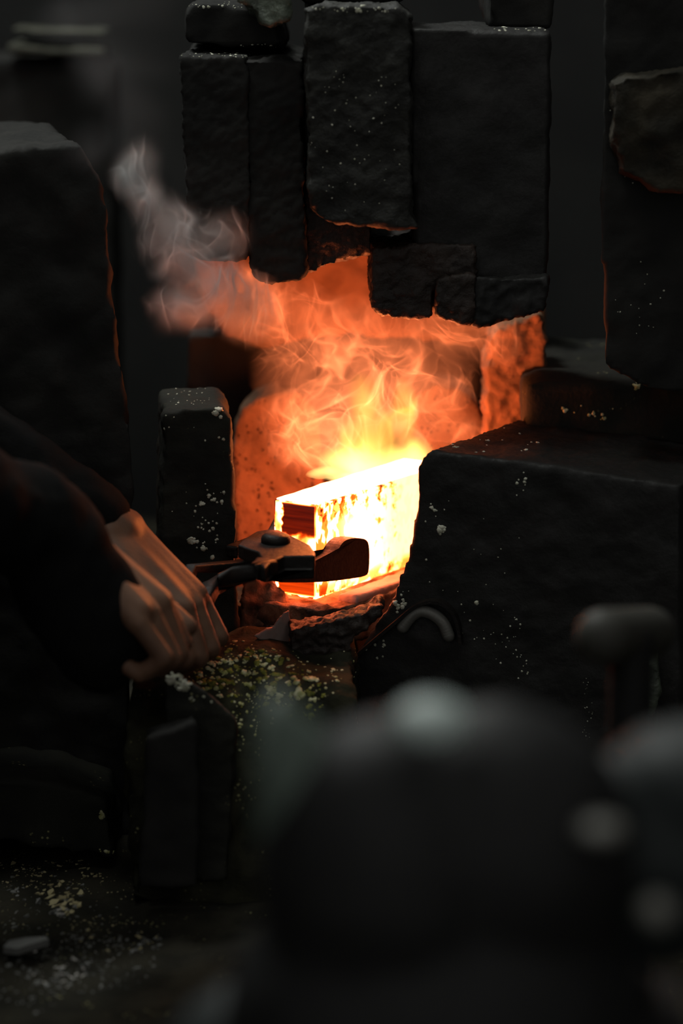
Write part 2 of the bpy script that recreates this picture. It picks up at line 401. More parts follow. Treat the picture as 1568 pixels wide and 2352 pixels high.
# hammer above the fire
ram = tag(block('hammer_ram', M['black_iron'], [(945, 66), (1266, 72), (1262, 560), (1256, 700), (1090, 720), (1000, 600), (945, 556)], .03, .16, .005, .003, 24, 51, amp2=.0008, scale2=200),
      'tall black hammer ram above the fire', 'hammer ram')
o = block('upper_die', M['die'], [(853, 566), (905, 572), (962, 562), (1096, 560), (1092, 640), (1000, 660), (996, 672), (994, 728), (950, 736), (905, 731), (862, 718), (852, 690)], .015, .16, .0028, .003, 40, 52, ram, amp2=.0028, scale2=260)
o['label'] = 'brownish die lit orange along its lower edge'
o = block('upper_die', M['die'], [(1000, 640), (1092, 630), (1088, 746), (1045, 744), (1001, 728)], .005, .15, .0028, .003, 40, 53, ram, amp2=.0026, scale2=260)
o = block('upper_die', M['black_iron'], [(1086, 640), (1258, 640), (1252, 712), (1190, 728), (1120, 748), (1086, 748)], .01, .16, .0028, .003, 40, 54, ram, amp2=.0024, scale2=260)
guide = tag(block('hammer_guide', M['rough_column'], [(702, 20), (760, 12), (915, 16), (942, 40), (944, 500), (966, 528), (900, 526), (820, 516), (735, 506), (712, 480)], -.02, .15, .0032, .004, 40, 55, amp2=.0022, scale2=220),
      'rough scaly iron guide with a glowing lower edge above the flames', 'hammer guide')
lb = tag(block('stone_pier', M['soot'], [(414, 128), (560, 132), (572, 170), (574, 500), (570, 602), (520, 596), (470, 600), (444, 590), (428, 480), (418, 300)], .03, .32, .0032, .003, 26, 56, amp2=.0024, scale2=250), 'dark hanging stone pier behind the pale smoke', 'stone pier')
tag(block('arch_stone', M['soot'], [(560, 140), (640, 134), (690, 150), (700, 500), (702, 632), (690, 643), (655, 648), (618, 655), (590, 640), (572, 612), (570, 400)], .035, .31, .0032, .003, 26, 65, amp2=.0026, scale2=250), 'dark arch stone hanging lowest, just left of the scaly hammer guide', 'stone')
tag(block('arch_stone', M['die'], [(700, 430), (852, 430), (852, 588), (800, 598), (735, 614), (704, 630)], .06, .28, .003, .003, 26, 66, amp2=.0026, scale2=250), 'brownish arch stone between the scaly hammer guide and the fire-lit slab', 'stone')
tag(block('stone_block', M['soot'], [(425, 30), (440, 12), (560, 14), (640, 40), (652, 112), (420, 100)], .08, .24, .005, .005, 30, 57), 'dark block resting on the stone pier at the top', 'stone')
tag(block('wet_rock', M['wet_rock'], [(545, -60), (660, -60), (655, 40), (625, 66), (592, 40), (575, 12), (545, 0)], .02, .08, .0035, .008, 45, 58, amp2=.002), 'wet greenish rock at the top edge of the picture', 'rock')
tag(block('lintel_block', M['soot'], [(690, -60), (940, -60), (930, 12), (695, 8)], .06, .2, .006, .004, 26, 59), 'dark lintel block above the scaly hammer guide', 'stone')
tag(block('stone_block', M['soot'], [(1120, -60), (1270, -60), (1266, 62), (1180, 70), (1128, 66)], .10, .18, .005, .004, 26, 60), 'dark block on top of the black hammer ram', 'stone')
post = tag(block('right_post', M['soot'], [(1386, -120), (1700, -120), (1700, 900), (1478, 898), (1440, 872), (1398, 852), (1386, 830), (1382, 640), (1380, 450)], .0, .2, .005, .003, 28, 61, slant=(.07, 0), amp2=.001, scale2=190),
      'dark stone post right of the hammer, its left edge lit orange', 'stone post')
bs = tag(block('brown_boulder', M['brown_stone'], [(1402, 190), (1450, 170), (1700, 150), (1700, 440), (1500, 436), (1430, 400), (1408, 330)], -.03, .05, .005, .008, 30, 62, amp2=.002), 'rough brown stone set against the right-hand post', 'stone')
tag(block('base_block', M['soot_lichen'], [(1206, 890), (1240, 872), (1700, 890), (1700, fpy(.11)), (1206, fpy(.11))], .11, .3, .007, .004, 26, 63), 'dark base block behind the die block on the right', 'stone')
tag(block('side_stone', M['soot'], [(-200, 360), (180, 330), (240, 420), (262, 700), (300, 1000), (304, fpy(0)), (-200, fpy(0))], .0, .3, .006, .006, 22, 64, slant=(-.07, 0), amp2=.001), 'sooty stone behind the person on the left', 'stone')
# shelves far back, top left
for i, (pts, nm) in enumerate((([(30, 66), (240, 74), (240, 82), (30, 74)], 'upper'), ([(20, 102), (240, 112), (240, 134), (20, 124)], 'lower'))):
    tag(block('plank', M['ledge'], [(pts[0][0] - 5, pts[0][1]), pts[1], pts[2], pts[3]], .95, .12, .004, .003, 25, 70 + i), '%s of two dusty planks far back at top left' % nm, 'plank', 'planks far back at top left')
tag(block('stone_block', M['soot'], [(-60, 134), (262, 142), (262, 1500), (-60, 1500)], .97, .15, .01, .004, 20, 75), 'dark stone stack under the two dusty planks', 'stone')

# low stones lower left
slabst = tag(block('broken_slab', M['soot_lichen'], [(384, 1546), (412, 1552), (446, 1570), (500, 1608), (541, 1652), (536, 1800), (520, 2020), (330, 2020), (345, 1692), (385, 1680)], -.20, .035, .0035, .003, 36, 81, slant=(.0, -.012), amp2=.001), 'dark broken slab with a lit top edge drawn in pale specks below the hand', 'stone slab')
tag(block('stone_block', M['soot'], [(336, 1694), (444, 1662), (452, 1700), (450, 2040), (320, 2040)], -.235, .03, .004, .003, 30, 82), 'dark block leaning before the broken slab', 'stone')
tag(block('low_wall_stone', M['soot_lichen'], [(-160, 1780), (120, 1800), (244, 1840), (262, 1972), (180, 1956), (-160, 1912)], -.10, .2, .005, .004, 26, 83), 'low dark stone along the floor at lower left', 'stone')

# ------------------------------------------------------------------ tongs
tong = empty('forge_tongs', at_z(632, 1243, .27), 'blacksmith tongs with a round rivet gripping the glowing billet', 'tongs')
pivot_z = at(640, 1232, -.035).z
def part_prism(name, bm, mat, parent, bev=.0018, label=None):
    bmesh.ops.remove_doubles(bm, verts=bm.verts, dist=1e-6)
    me = bm_mesh(bm)
    o = finish(name, me, mat, parent, smooth=False)
    md = o.modifiers.new('bevel', 'BEVEL'); md.width = bev; md.segments = 3; md.limit_method = 'ANGLE'; md.angle_limit = math.radians(40)
    if label: o['label'] = label
    return o
zt = pivot_z
boss = [(546, 1251), (556, 1240), (588, 1220), (612, 1216), (642, 1217), (672, 1231), (712, 1251), (724, 1268), (723, 1276), (690, 1276), (651, 1277), (622, 1290), (608, 1304), (598, 1296), (600, 1280), (592, 1267), (570, 1260)]
bm = prism([at_z(x, y, zt) for x, y in boss], Vector((0, 0, -.013)))
part_prism('boss_plate', bm, M['tong'], tong)
bm = prism([at_z(x, y, zt - .0135) + BY * -.001 for x, y in [(560, 1262), (590, 1245), (650, 1240), (724, 1281), (724, 1297), (660, 1300), (608, 1306), (590, 1300)]], Vector((0, 0, -.013)))
part_prism('boss_plate', bm, M['tong'], tong)
# near jaw: neck and rounded paddle lying along the billet's long face
jp = (loc(.019, 0, 0), BX)
jaw = smooth_line([(690, 1276), (715, 1280), (728, 1291), (752, 1285), (772, 1272), (783, 1251), (798, 1239), (822, 1236), (842, 1241), (848, 1262), (847, 1308), (838, 1323), (800, 1330), (748, 1336), (700, 1338), (645, 1338)], 3)
bm = prism([at_plane(a.x, a.y, *jp) for a in jaw], BX * -.0155)
part_prism('jaw', bm, M['tong'], tong, .003)
jf = (loc(-BW - .004, 0, 0), BX)
bm = prism([loc(-BW - .018, q[0], 0) + Vector((0, 0, q[1])) for q in ((-.055, zt - P0.z - .014), (-.055, zt - P0.z - .026), (.02, zt - P0.z - .028), (.055, zt - P0.z - .03), (.058, zt - P0.z + .004), (.035, zt - P0.z + .006), (.015, zt - P0.z - .012))], BX * .014)
part_prism('jaw', bm, M['tong'], tong, .003)
# reins
FP = at(408, 1450, -.13)                       # centre of the gripping fist
A = Vector((-.54, -.84, -.04)).normalized()
rein_px = [(612, 1296), (560, 1312)]
rz = [zt - .007, zt - .007]
rp = [at_z(x, y + 6, z_) for (x, y), z_ in zip(rein_px, rz)] + [at(522, 1331, -.052), at(482, 1354, -.080), at(468, 1384, -.100)] + [FP, FP + A * .05, FP + A * .085]
def flat_bar(name, pts, w, h, parent, mat):
    bm = bmesh.new(); rows = []
    for i, p in enumerate(pts):
        d = (pts[min(len(pts) - 1, i + 1)] - pts[max(0, i - 1)]).normalized()
        s = d.cross(Vector((0, 0, 1))).normalized(); u = s.cross(d)
        ww = w[i] / 2; hh = h[i] / 2
        rows.append([bm.verts.new(p + s * (ww * math.copysign(abs(math.cos(a)) ** .4, math.cos(a))) + u * (hh * math.copysign(abs(math.sin(a)) ** .4, math.sin(a)))) for a in [2 * math.pi * (k + .5) / 16 for k in range(16)]])
    for a, b in zip(rows, rows[1:]):
        for k in range(16): bm.faces.new((a[k], a[(k + 1) % 16], b[(k + 1) % 16], b[k]))
    bm.faces.new(rows[0][::-1]); bm.faces.new(rows[-1])
    return finish(name, bm_mesh(bm), mat, parent)
flat_bar('rein', rp, [.026, .024, .020, .017, .015, .014, .013, .011], [.016, .0155, .0145, .014, .013, .013, .012, .011], tong, M['tong'])
rp2 = [at(592, 1290, -.02), at(545, 1299, -.035), at(490, 1303, -.045), at(440, 1306, -.065), FP + Vector((-.006, .026, .010)), FP + A * .05 + Vector((-.012, .014, .002)), FP + A * .085 + Vector((-.014, .012, 0))]
flat_bar('rein', rp2, [.016, .013, .012, .012, .012, .011, .01], [.012, .009, .009, .009, .011, .011, .01], tong, M['tong'])
# rivet
bm = bmesh.new(); c = at_z(633, 1246, zt)
prof = [(0.0135, -.002), (.0135, .004), (.0125, .0065), (.010, .0082), (.006, .009), (0, .0092)]
rows = []
for r, h in prof:
    rows.append([bm.verts.new(c + Vector((math.cos(2 * math.pi * k / 24) * r, math.sin(2 * math.pi * k / 24) * r, h))) for k in range(24)] if r else [bm.verts.new(c + Vector((0, 0, h)))])
for a, b in zip(rows, rows[1:]):
    for k in range(24):
        if len(b) == 1: bm.faces.new((a[k], a[(k + 1) % 24], b[0]))
        else: bm.faces.new((a[k], a[(k + 1) % 24], b[(k + 1) % 24], b[k]))
bm.faces.new(rows[0][::-1])
finish('rivet', bm_mesh(bm), M['tong'], tong)

# ------------------------------------------------------------------ lichen, chips, foreground
bpy.context.view_layer.update()
def bvh_of(objs):
    vs, fs = [], []
    for o in objs:
        k = len(vs); mw = o.matrix_world
        vs += [mw @ v.co for v in o.data.vertices]; fs += [[k + q for q in p.vertices] for p in o.data.polygons]
    return BVHTree.FromPolygons(vs, fs)
ICO = bmesh.new(); bmesh.ops.create_icosphere(ICO, subdivisions=2, radius=1)
ICO_V = [v.co.copy() for v in ICO.verts]; ICO_F = [[v.index for v in f.verts] for f in ICO.faces]
def crust(name, hosts, spots, mat, label, cat, kind='stuff'):
    # spots: (px, py, rx, ry, count, rmin_mm, rmax_mm)
    t = bvh_of(hosts); V, FC = [], []
    for (cx, cy, rx, ry, cnt, r0, r1) in spots:
        for k in range(cnt):
            a = random.random() * 6.283; q = math.sqrt(random.random())
            d = ray(cx + math.cos(a) * rx * q, cy + math.sin(a) * ry * q).normalized()
            hit = t.ray_cast(CAM, d)
            if hit[0] is None: continue
            R = (r0 + (r1 - r0) * random.random() ** 2) * .001
            nn = hit[1].normalized(); u = nn.orthogonal().normalized(); w = nn.cross(u)
            for b in range(1 if R < .0016 else random.randint(2, 4)):
                off = (u * random.uniform(-1, 1) + w * random.uniform(-1, 1)) * (0 if b == 0 else R * 1.1)
                rr = R * (1 if b == 0 else random.uniform(.35, .75)); k0 = len(V); sd = Vector((random.random() * 50, 0, 0))
                for v in ICO_V:
                    f = 1 + .5 * noise.noise(v * 1.6 + sd)
                    V.append(hit[0] + off + (u * v.x + w * v.y) * rr * f + nn * (v.z * rr * .45 * f))
                FC += [[k0 + i for i in f] for f in ICO_F]
    me = bpy.data.meshes.new(name); me.from_pydata([tuple(v) for v in V], [], FC); me.update()
    return tag(finish(name, me, mat), label, cat, kind=kind)
crust('lichen', [left_stone], [(440, 912, 60, 24, 26, 0.45, 1.2), (560, 915, 40, 25, 10, 0.6, 1.4), (505, 948, 12, 14, 3, 1.5, 3.6), (488, 1145, 40, 30, 8, 0.75, 1.9), (455, 1160, 20, 25, 5, 0.75, 2.2), (480, 1195, 20, 18, 7, 0.75, 1.9), (470, 1235, 40, 26, 10, 0.9, 2.9), (495, 1232, 6, 16, 5, 0.75, 1.6), (440, 1245, 6, 5, 2, 2.2, 3.6), (490, 1278, 4, 4, 1, 1.9, 2.5), (450, 1100, 70, 120, 12, 0.38, 1), (390, 975, 14, 30, 4, 0.75, 1.4), (505, 1012, 10, 8, 2, 1.1, 1.8)], M['lichen_pale'], 'pale lichen spots on the black standing stone', 'lichen')
crust('lichen', [hearth], [(560, 1500, 140, 30, 60, .7, 2.4), (620, 1560, 170, 60, 120, .7, 2.6), (500, 1540, 90, 50, 60, .7, 3.0), (690, 1565, 50, 22, 5, 2.5, 4.5), (650, 1590, 40, 24, 5, 2.5, 5), (455, 1505, 20, 22, 6, 2.5, 5.5), (590, 1640, 60, 60, 40, .5, 1.8), (545, 1700, 22, 45, 26, .5, 1.8), (760, 1520, 120, 40, 20, .5, 1.6)], M['lichen'], 'yellowish lichen covering the hearth stone', 'lichen')
crust('moss', [hearth], [(500, 1572, 40, 10, 20, 1, 3), (560, 1540, 140, 50, 90, .8, 3), (640, 1600, 120, 60, 80, .8, 3)], M['moss'], 'green moss cushions on the hearth stone', 'moss')
crust('lichen', [die_block], [(918, 1385, 14, 26, 12, 1.2, 3), (1010, 1222, 8, 16, 3, 1.5, 3.6), (995, 1165, 8, 12, 4, .8, 1.8), (850, 1435, 12, 14, 5, 2, 4.5), (855, 1490, 60, 25, 8, 1, 2.6), (790, 1500, 40, 20, 5, 2, 3.5), (1092, 1385, 5, 5, 1, 2, 3), (1060, 1300, 150, 180, 22, .4, 1.1), (1110, 1440, 90, 50, 26, .4, 1.0), (1140, 1012, 120, 30, 20, .8, 2.4), (1180, 1520, 50, 40, 16, .5, 1.0), (1195, 1130, 14, 60, 9, .6, 1.6), (1346, 1625, 16, 80, 24, .25, .7)], M['lichen_pale'], 'small pale lichen specks on the black die block', 'lichen')
crust('lichen', [bpy.data.objects['low_wall_stone'], bpy.data.objects['base_block']], [(236, 1868, 6, 12, 5, 1.2, 3), (222, 1958, 40, 8, 16, .7, 1.8), (1465, 884, 10, 8, 6, 1, 2.5), (1380, 940, 90, 24, 12, .7, 2.2)], M['lichen'], 'greenish specks on the low stones, one row standing in for a lit edge', 'lichen')  # floor-side row paints the low stone's lit edge; the others are real specks
crust('lichen', [slabst], [(405, 1558, 26, 12, 14, 1.5, 4), (424, 1578, 8, 16, 5, 2, 4), (480, 1606, 60, 8, 8, .8, 2)], M['lichen_pale'], 'pale specks standing in for light on the top edge of the broken slab', 'lichen')  # pale bits paint the light along the slab's top edge
crust('lichen', [guide, lb, post, ram, bpy.data.objects['stone_block']], [(540, 12, 110, 8, 30, .5, 1.6), (400, 46, 20, 8, 6, .5, 1.4), (525, 126, 112, 6, 40, .5, 1.5), (595, 106, 45, 5, 10, .5, 1.4), (820, 20, 110, 8, 34, .6, 1.8), (820, 300, 110, 190, 60, .4, 1.0), (1200, 66, 70, 8, 18, .7, 2.0), (1430, 300, 60, 130, 20, .4, 1), (1470, 700, 60, 100, 16, .4, 1.0)], M['lichen_pale'], 'tiny pale specks on the dark stones at the top, edge rows standing in for daylight', 'lichen')  # rows on top edges paint daylight; scattered ones are real specks
# floor scale and chips
def chips(name, spots, mat, label, up=.4, kind='stuff'):
    t = bvh_of([floor]); V, FC = [], []
    for (cx, cy, rx, ry, cnt, r0, r1) in spots:
        for k in range(cnt):
            a = random.random() * 6.283; q = math.sqrt(random.random())
            hit = t.ray_cast(CAM, ray(cx + math.cos(a) * rx * q, cy + math.sin(a) * ry * q).normalized())
            if hit[0] is None: continue
            R = (r0 + (r1 - r0) * random.random() ** 2.2) * .001
            nn = (hit[1] + Vector((random.uniform(-1, 1), random.uniform(-1, 1), 0)) * up).normalized(); u = nn.orthogonal().normalized(); w = nn.cross(u)
            m = random.randint(5, 8); k0 = len(V); th = R * random.uniform(.12, .5)
            ang = sorted(random.random() * 6.283 for _ in range(m))
            ring = [u * math.cos(x) * R * random.uniform(.6, 1.1) + w * math.sin(x) * R * random.uniform(.5, 1.0) for x in ang]
            for z in (-th, th):
                for p in ring: V.append(hit[0] + nn * (z + R * .15) + p * (1 if z < 0 else .85))
            FC.append([k0 + i for i in range(m)][::-1]); FC.append([k0 + m + i for i in range(m)])
            for i in range(m): FC.append([k0 + i, k0 + (i + 1) % m, k0 + m + (i + 1) % m, k0 + m + i])
    me = bpy.data.meshes.new(name); me.from_pydata([tuple(v) for v in V], [], FC); me.update()
    return tag(finish(name, me, mat, smooth=False), label, 'debris', kind=kind)
chips('stone_chips', [(120, 2010, 130, 40, 110, .8, 3.4), (140, 2060, 60, 30, 24, 2, 7), (160, 2085, 30, 16, 26, 1.5, 5), (240, 2150, 130, 40, 60, .8, 3), (60, 1995, 70, 30, 20, 1, 3), (130, 2060, 180, 100, 220, .4, 1.2)], M['chip_gold'], 'ochre chips scattered on the dirt floor at lower left')
chips('scale_chips', [(200, 2210, 160, 70, 170, .8, 3.4), (270, 2165, 120, 25, 60, 1, 4.5), (60, 2270, 90, 60, 80, 1, 4), (100, 2120, 150, 60, 60, .8, 3), (90, 2050, 110, 60, 50, 1, 5), (180, 2180, 200, 110, 320, .4, 1.5)], M['chip_grey'], 'grey scale flakes littering the floor at lower left')
chips('pale_chips', [(165, 2225, 30, 20, 14, 1.5, 5), (150, 2200, 120, 60, 34, .8, 2.6), (45, 2165, 14, 8, 2, 4, 6), (140, 2095, 10, 6, 2, 4, 5), (150, 2250, 60, 20, 18, 1, 3)], M['chip_pale'], 'pale chips glinting on the floor at lower left', .8)
def plate(name, px, Yf, zfun, th, mat, label, cat, bend=.0):
    bm = prism([at(x, y, Yf + zfun(x, y)) for x, y in px], Vector((0, th, th * .4)))
    me = remesh(bm_mesh(bm), .0012, 0); roughen(me, .0012, 90, 9, 3)
    return tag(finish(name, me, mat), label, cat)
plate('scale_flake', [(584, 1462), (600, 1452), (628, 1440), (650, 1410), (664, 1404), (668, 1440), (664, 1490), (640, 1512), (630, 1514), (610, 1492), (600, 1475)], -.045, lambda x, y: (x - 620) * .0003, .003, M['flake'], 'pinkish iron scale flake standing on the hearth below the tongs', 'scale flake')
plate('scale_flake', [(580, 1458), (600, 1440), (628, 1436), (632, 1440), (612, 1452), (592, 1462)], -.06, lambda x, y: (1460 - y) * .0006, .002, M['chip_pale'], 'thin pale sliver of scale lying across the pinkish flake', 'scale flake')
bm = prism([at_z(x, y, .012) for x, y in [(8, 2190), (20, 2176), (60, 2168), (105, 2166), (112, 2172), (70, 2184), (40, 2194)]], Vector((0, 0, .006)))
o = finish('scale_flake', bm_mesh(bm), M['chip_grey'], smooth=False); tag(o, 'large flat grey flake lying on the floor at lower left', 'scale flake')

# blurred machine in the foreground
def lump(name, mat, ells, voxel, amp, parent=None, Y=-1.25, seed=1):
    bm = bmesh.new(); k = (Y - CAM.y) / F * 1.02
    for px, py, rx, ry, rd in ells: add_ellipsoid(bm, at(px, py, Y), (rx * k, rd, ry * k))
    me = remesh(bm_mesh(bm), voxel, 3); roughen(me, amp, 20, seed, 3)
    return finish(name, me, mat, parent)
mach = empty('foreground_machine', (0.06, -1.3, 0), 'big blurred black machine casting in the foreground', 'machine')
def mpart(name, *a, **k): return lump(name, *a, parent=mach, **k)
mpart('housing', M['paint_black'], [(900, 2010, 330, 400, .07), (1150, 1960, 330, 370, .06), (1000, 2350, 520, 420, .08)], .005, .002)
mpart('highlight_flange', M['highlight_green'], [(640, 1740, 60, 170, .03), (690, 1880, 110, 260, .03)], .004, .001, seed=2)
o = mpart('boss', M['highlight_teal'], [(990, 1655, 92, 56, .02)], .003, .0005, Y=-1.30, seed=3); o['label'] = 'grey-green boss, its pale colour standing in for a highlight'
mpart('cover', M['paint_dark'], [(1520, 1960, 300, 270, .05), (1640, 1800, 260, 160, .05)], .005, .002, Y=-1.22, seed=4)
mpart('highlight_lug', M['bare'], [(1380, 1905, 62, 30, .015)], .003, .0005, Y=-1.30, seed=5)  # both added where highlights fall, paler iron standing in for the light
mpart('highlight_lug', M['bare'], [(1508, 2095, 46, 40, .015)], .003, .0005, Y=-1.30, seed=6)
mpart('foot', M['paint_dark'], [(750, 2430, 400, 240, .06), (1000, 2600, 500, 260, .09)], .005, .002, Y=-1.22, seed=7)
bm = bmesh.new(); bmesh.ops.create_cube(bm, size=1, matrix=Matrix.Translation((.06, -1.22, .165)) @ Matrix.Diagonal((.24, .16, .33, 1)))
bmesh.ops.bevel(bm, geom=list(bm.edges), offset=.02, segments=3, affect='EDGES')
finish('pedestal', bm_mesh(bm), M['paint_black'], mach)
# grey roller at right, half blurred, on a rough post
rb = at(1420, 1460, -.62)
roller = empty('roller_stand', (rb.x, -.62, 0), 'out-of-focus stand with a rounded grey roller at the right', 'roller stand')
bm = bmesh.new(); add_capsule(bm, at(1385, 1462, -.66), at(1490, 1452, -.50), .020, .020, 24, 8); finish('roller', bm_mesh(bm), M['roller'], roller)
bm = bmesh.new(); add_capsule(bm, (rb.x + .012, -.6, .03), (rb.x + .012, -.6, rb.z - .01), .018, .016, 20, 4); finish('post', bm_mesh(bm), M['paint_black'], roller)
tag(block('rough_stone', M['wet_rock'], [(1448, 1486), (1480, 1476), (1512, 1500), (1516, 1600), (1500, 1650), (1462, 1640), (1452, 1560)], -.10, .03, .003, .003, 60, 91, amp2=.001), 'rough speckled stone beside the blurred roller', 'stone')

# ------------------------------------------------------------------ person
body = bmesh.new()
tubes = lambda pts, rad: tube(body, [Vector(p) for p in pts], rad, 14)
def fist(c, ax, thumb):
    """hand closed round a bar through c along ax; the fingers curl down its right side; returns the wrist"""
    rr = Vector((-ax.y, ax.x, 0)).normalized()
    f = lambda r, z, a=0: c + rr * r + Vector((0, 0, z)) + ax * a
    wr = f(-.066, .083, .004 * thumb)
    for i, (a, k, L) in enumerate(((.031, 1.0, .95), (.011, 1.06, 1.02), (-.010, 1.0, .97), (-.029, .88, .84))):
        a *= thumb
        mcp = f(.014 - .004 * abs(i - 1), .026 - .003 * abs(i - 1), a)
        pip = f(.014 + .016 * L, .026 - .042 * L, a * .97); dip = f(.004 + .002 * L, -.027 * L - .002, a * .94); tip = f(-.017, -.013 * L, a * .92)
        tubes((wr + ax * a * .6, mcp), (.0165, .0118 * k))
        tubes((mcp, pip, dip, tip), (.0108 * k, .0096 * k, .0086 * k, .0076 * k))
    for a in (-.022, -.011, 0, .011, .022): tubes((wr + ax * a * .6, f(.004, .0285, a)), (.0172, .0125))
    tubes((wr + ax * .018 * thumb, f(-.03, .035, .045 * thumb), f(.006, .012, .052 * thumb), f(.03, -.004, .047 * thumb)), (.017, .0145, .0115, .0095))
    tubes((f(-.03, .045, .02), f(-.03, .045, -.02)), (.018, .017))
    tubes((wr + ax * .012, wr - ax * .012), (.022, .022))
    return wr
wrist = fist(FP, A, 1)
shL, shR = Vector((-.52, -.17, .74)), Vector((-.52, -.55, .74))
elL = Vector((-.42, -.09, .45))
tubes((wrist, elL, shL), (.026, .042, .055))
FP2 = at(322, 1462, -.27)
wr = fist(FP2, Vector((-.17, -.985, -.04)).normalized(), -1)
elR = Vector((-.40, -.46, .46))
tubes((wr, elR, shR), (.027, .043, .055))
# trunk, neck, head, legs (squatting beside the frame)
pelvis = Vector((-.80, -.36, .26)); chest = Vector((-.62, -.36, .64))
tubes((pelvis + Vector((0, .06, 0)), Vector((-.7, -.30, .48)), chest + Vector((0, .07, 0))), (.115, .105, .115))
tubes((pelvis - Vector((0, .06, 0)), Vector((-.7, -.42, .48)), chest - Vector((0, .07, 0))), (.115, .105, .115))
tubes((shL, chest + Vector((0, .05, .09)), chest + Vector((0, -.05, .09)), shR), (.06, .075, .075, .06))
head = Vector((-.53, -.36, .95))
tubes((chest + Vector((.02, 0, .1)), head - Vector((.03, 0, .07))), (.062, .055))
add_ellipsoid(body, head + Vector((-.012, 0, .022)), (.098, .078, .105)); add_ellipsoid(body, head + Vector((.03, 0, -.05)), (.06, .055, .062))
tubes((head + Vector((.082, 0, .01)), head + Vector((.106, 0, -.022))), (.009, .014))
tubes((head + Vector((.088, -.018, -.062)), head + Vector((.088, .018, -.062))), (.008, .008))
for s in (-1, 1):
    add_ellipsoid(body, head + Vector((-.005, .08 * s, -.01)), (.02, .008, .032))
    hip = pelvis + Vector((.02, .09 * s, 0)); kn = Vector((-.43, -.36 + .13 * s, .43)); an = Vector((-.52, -.36 + .14 * s, .07))
    tubes((hip, kn), (.088, .058)); tubes((kn, an), (.056, .038)); tubes((an, an + Vector((-.03, 0, -.03)), an + Vector((.15, 0, -.045))), (.038, .034, .026))
me = remesh(bm_mesh(body), .0026, 4)
person = tag(finish('person', me, M['skin']), 'person in black sleeves holding the tongs with bare hands', 'person')
def cloth(name, segs, mat, voxel=.006, label=None):
    bm = bmesh.new()
    for pts, rad in segs: tube(bm, [Vector(p) for p in pts], rad, 16)
    me = remesh(bm_mesh(bm), voxel, 4); roughen(me, .006, 18, 5, 3)
    o = finish(name, me, mat, person)
    if label: o['label'] = label
    return o
cuffL = wrist.lerp(elL, .10); cuffR = wr.lerp(FP2, .95) + Vector((-.030, 0, .0))  # right cuff stretched over the hand; its black stands in for shade
cloth('jacket', [((cuffL, elL, shL), (.036, .062, .078)), ((cuffR, wr.lerp(elR, .1), elR, shR), (.048, .048, .062, .078)),
      ((pelvis + Vector((0, .06, .06)), Vector((-.7, -.30, .48)), chest + Vector((0, .07, 0))), (.135, .125, .135)),
      ((pelvis + Vector((0, -.06, .06)), Vector((-.7, -.42, .48)), chest - Vector((0, .07, 0))), (.135, .125, .135)),
      ((shL, chest + Vector((0, .05, .09)), chest + Vector((0, -.05, .09)), shR), (.078, .095, .095, .078))], M['cloth'], label='black long-sleeved jacket')
seg = []
for s in (-1, 1):
    hip = pelvis + Vector((.02, .09 * s, 0)); kn = Vector((-.43, -.36 + .13 * s, .43)); an = Vector((-.52, -.36 + .14 * s, .10))
    seg += [((hip, kn), (.108, .075)), ((kn, an), (.074, .056))]
seg.append(((pelvis + Vector((0, .06, 0)), pelvis - Vector((0, .06, 0))), (.13, .13)))
cloth('trousers', seg, M['trouser'], label='dark trousers')
bm = bmesh.new(); add_ellipsoid(bm, head + Vector((-.028, 0, .045)), (.10, .088, .098)); me = remesh(bm_mesh(bm), .006, 1); roughen(me, .004, 60, 2)
finish('hair', me, M['hair'], person)
for s in (-1, 1):
    bm = bmesh.new(); add_ellipsoid(bm, head + Vector((.075, .03 * s, .012)), (.011, .013, .011)); finish('eye', bm_mesh(bm), M['chip_pale'], person)
shoe = []
for s in (-1, 1):
    an = Vector((-.52, -.36 + .14 * s, .07))
    bm = bmesh.new(); tube(bm, [an + Vector((-.04, 0, -.03)), an + Vector((.08, 0, -.03)), an + Vector((.17, 0, -.036))], [.045, .044, .036], 14)
    me = remesh(bm_mesh(bm), .006, 2)
    for v in me.vertices: v.co.z = max(v.co.z, .002)
    finish('shoe', me, M['cloth'], person)

# ------------------------------------------------------------------ flame and smoke (real volumes)
def hull(name, blobs, grow, voxel=.006):
    bm = bmesh.new()
    for c, r in blobs: add_ellipsoid(bm, c, [q * grow for q in r], None, 3)
    me = remesh(bm_mesh(bm), voxel, 6); roughen(me, .006, 25, 3, 3)
    return me
PXM = 2.66 / F
def B(px, py, Y, rx, ry, rd): return (at(px, py, Y), (rx * PXM, rd, ry * PXM))
def blob_mask(n, p, blobs, soft0=1.0, soft1=.35):
    acc = None
    for c, r in blobs:
        q = n.vec('LENGTH', n.vec('MULTIPLY', n.vec('SUBTRACT', p, c), [1 / k for k in r]))
        f = n.mapr(q, soft1, soft0, 1, 0)
        acc = f if acc is None else n.math('MAXIMUM', acc, f)
    return acc
def sheets(n, p, scale, width, stretch, seed, detail=1.0):
    v = n.noise(n.vec('ADD', n.vec('MULTIPLY', p, stretch), (seed * 3.7, seed * 1.3, seed * 7.1)), scale, detail, .5)
    d = n.math('DIVIDE', n.math('SUBTRACT', v, .5), width)
    return n.math('EXPONENT', n.math('MULTIPLY', n.math('MULTIPLY', d, d), -1.0))
def warp(n, p, scale, amt, detail=1.0, seed=0):
    c = n.noise(n.vec('ADD', p, (seed, seed * 2.3, seed * .7)), scale, detail, .5, color=True)
    return n.vec('ADD', p, n.vec('SCALE', n.vec('SUBTRACT', c, (.5, .5, .5)), scale=amt))
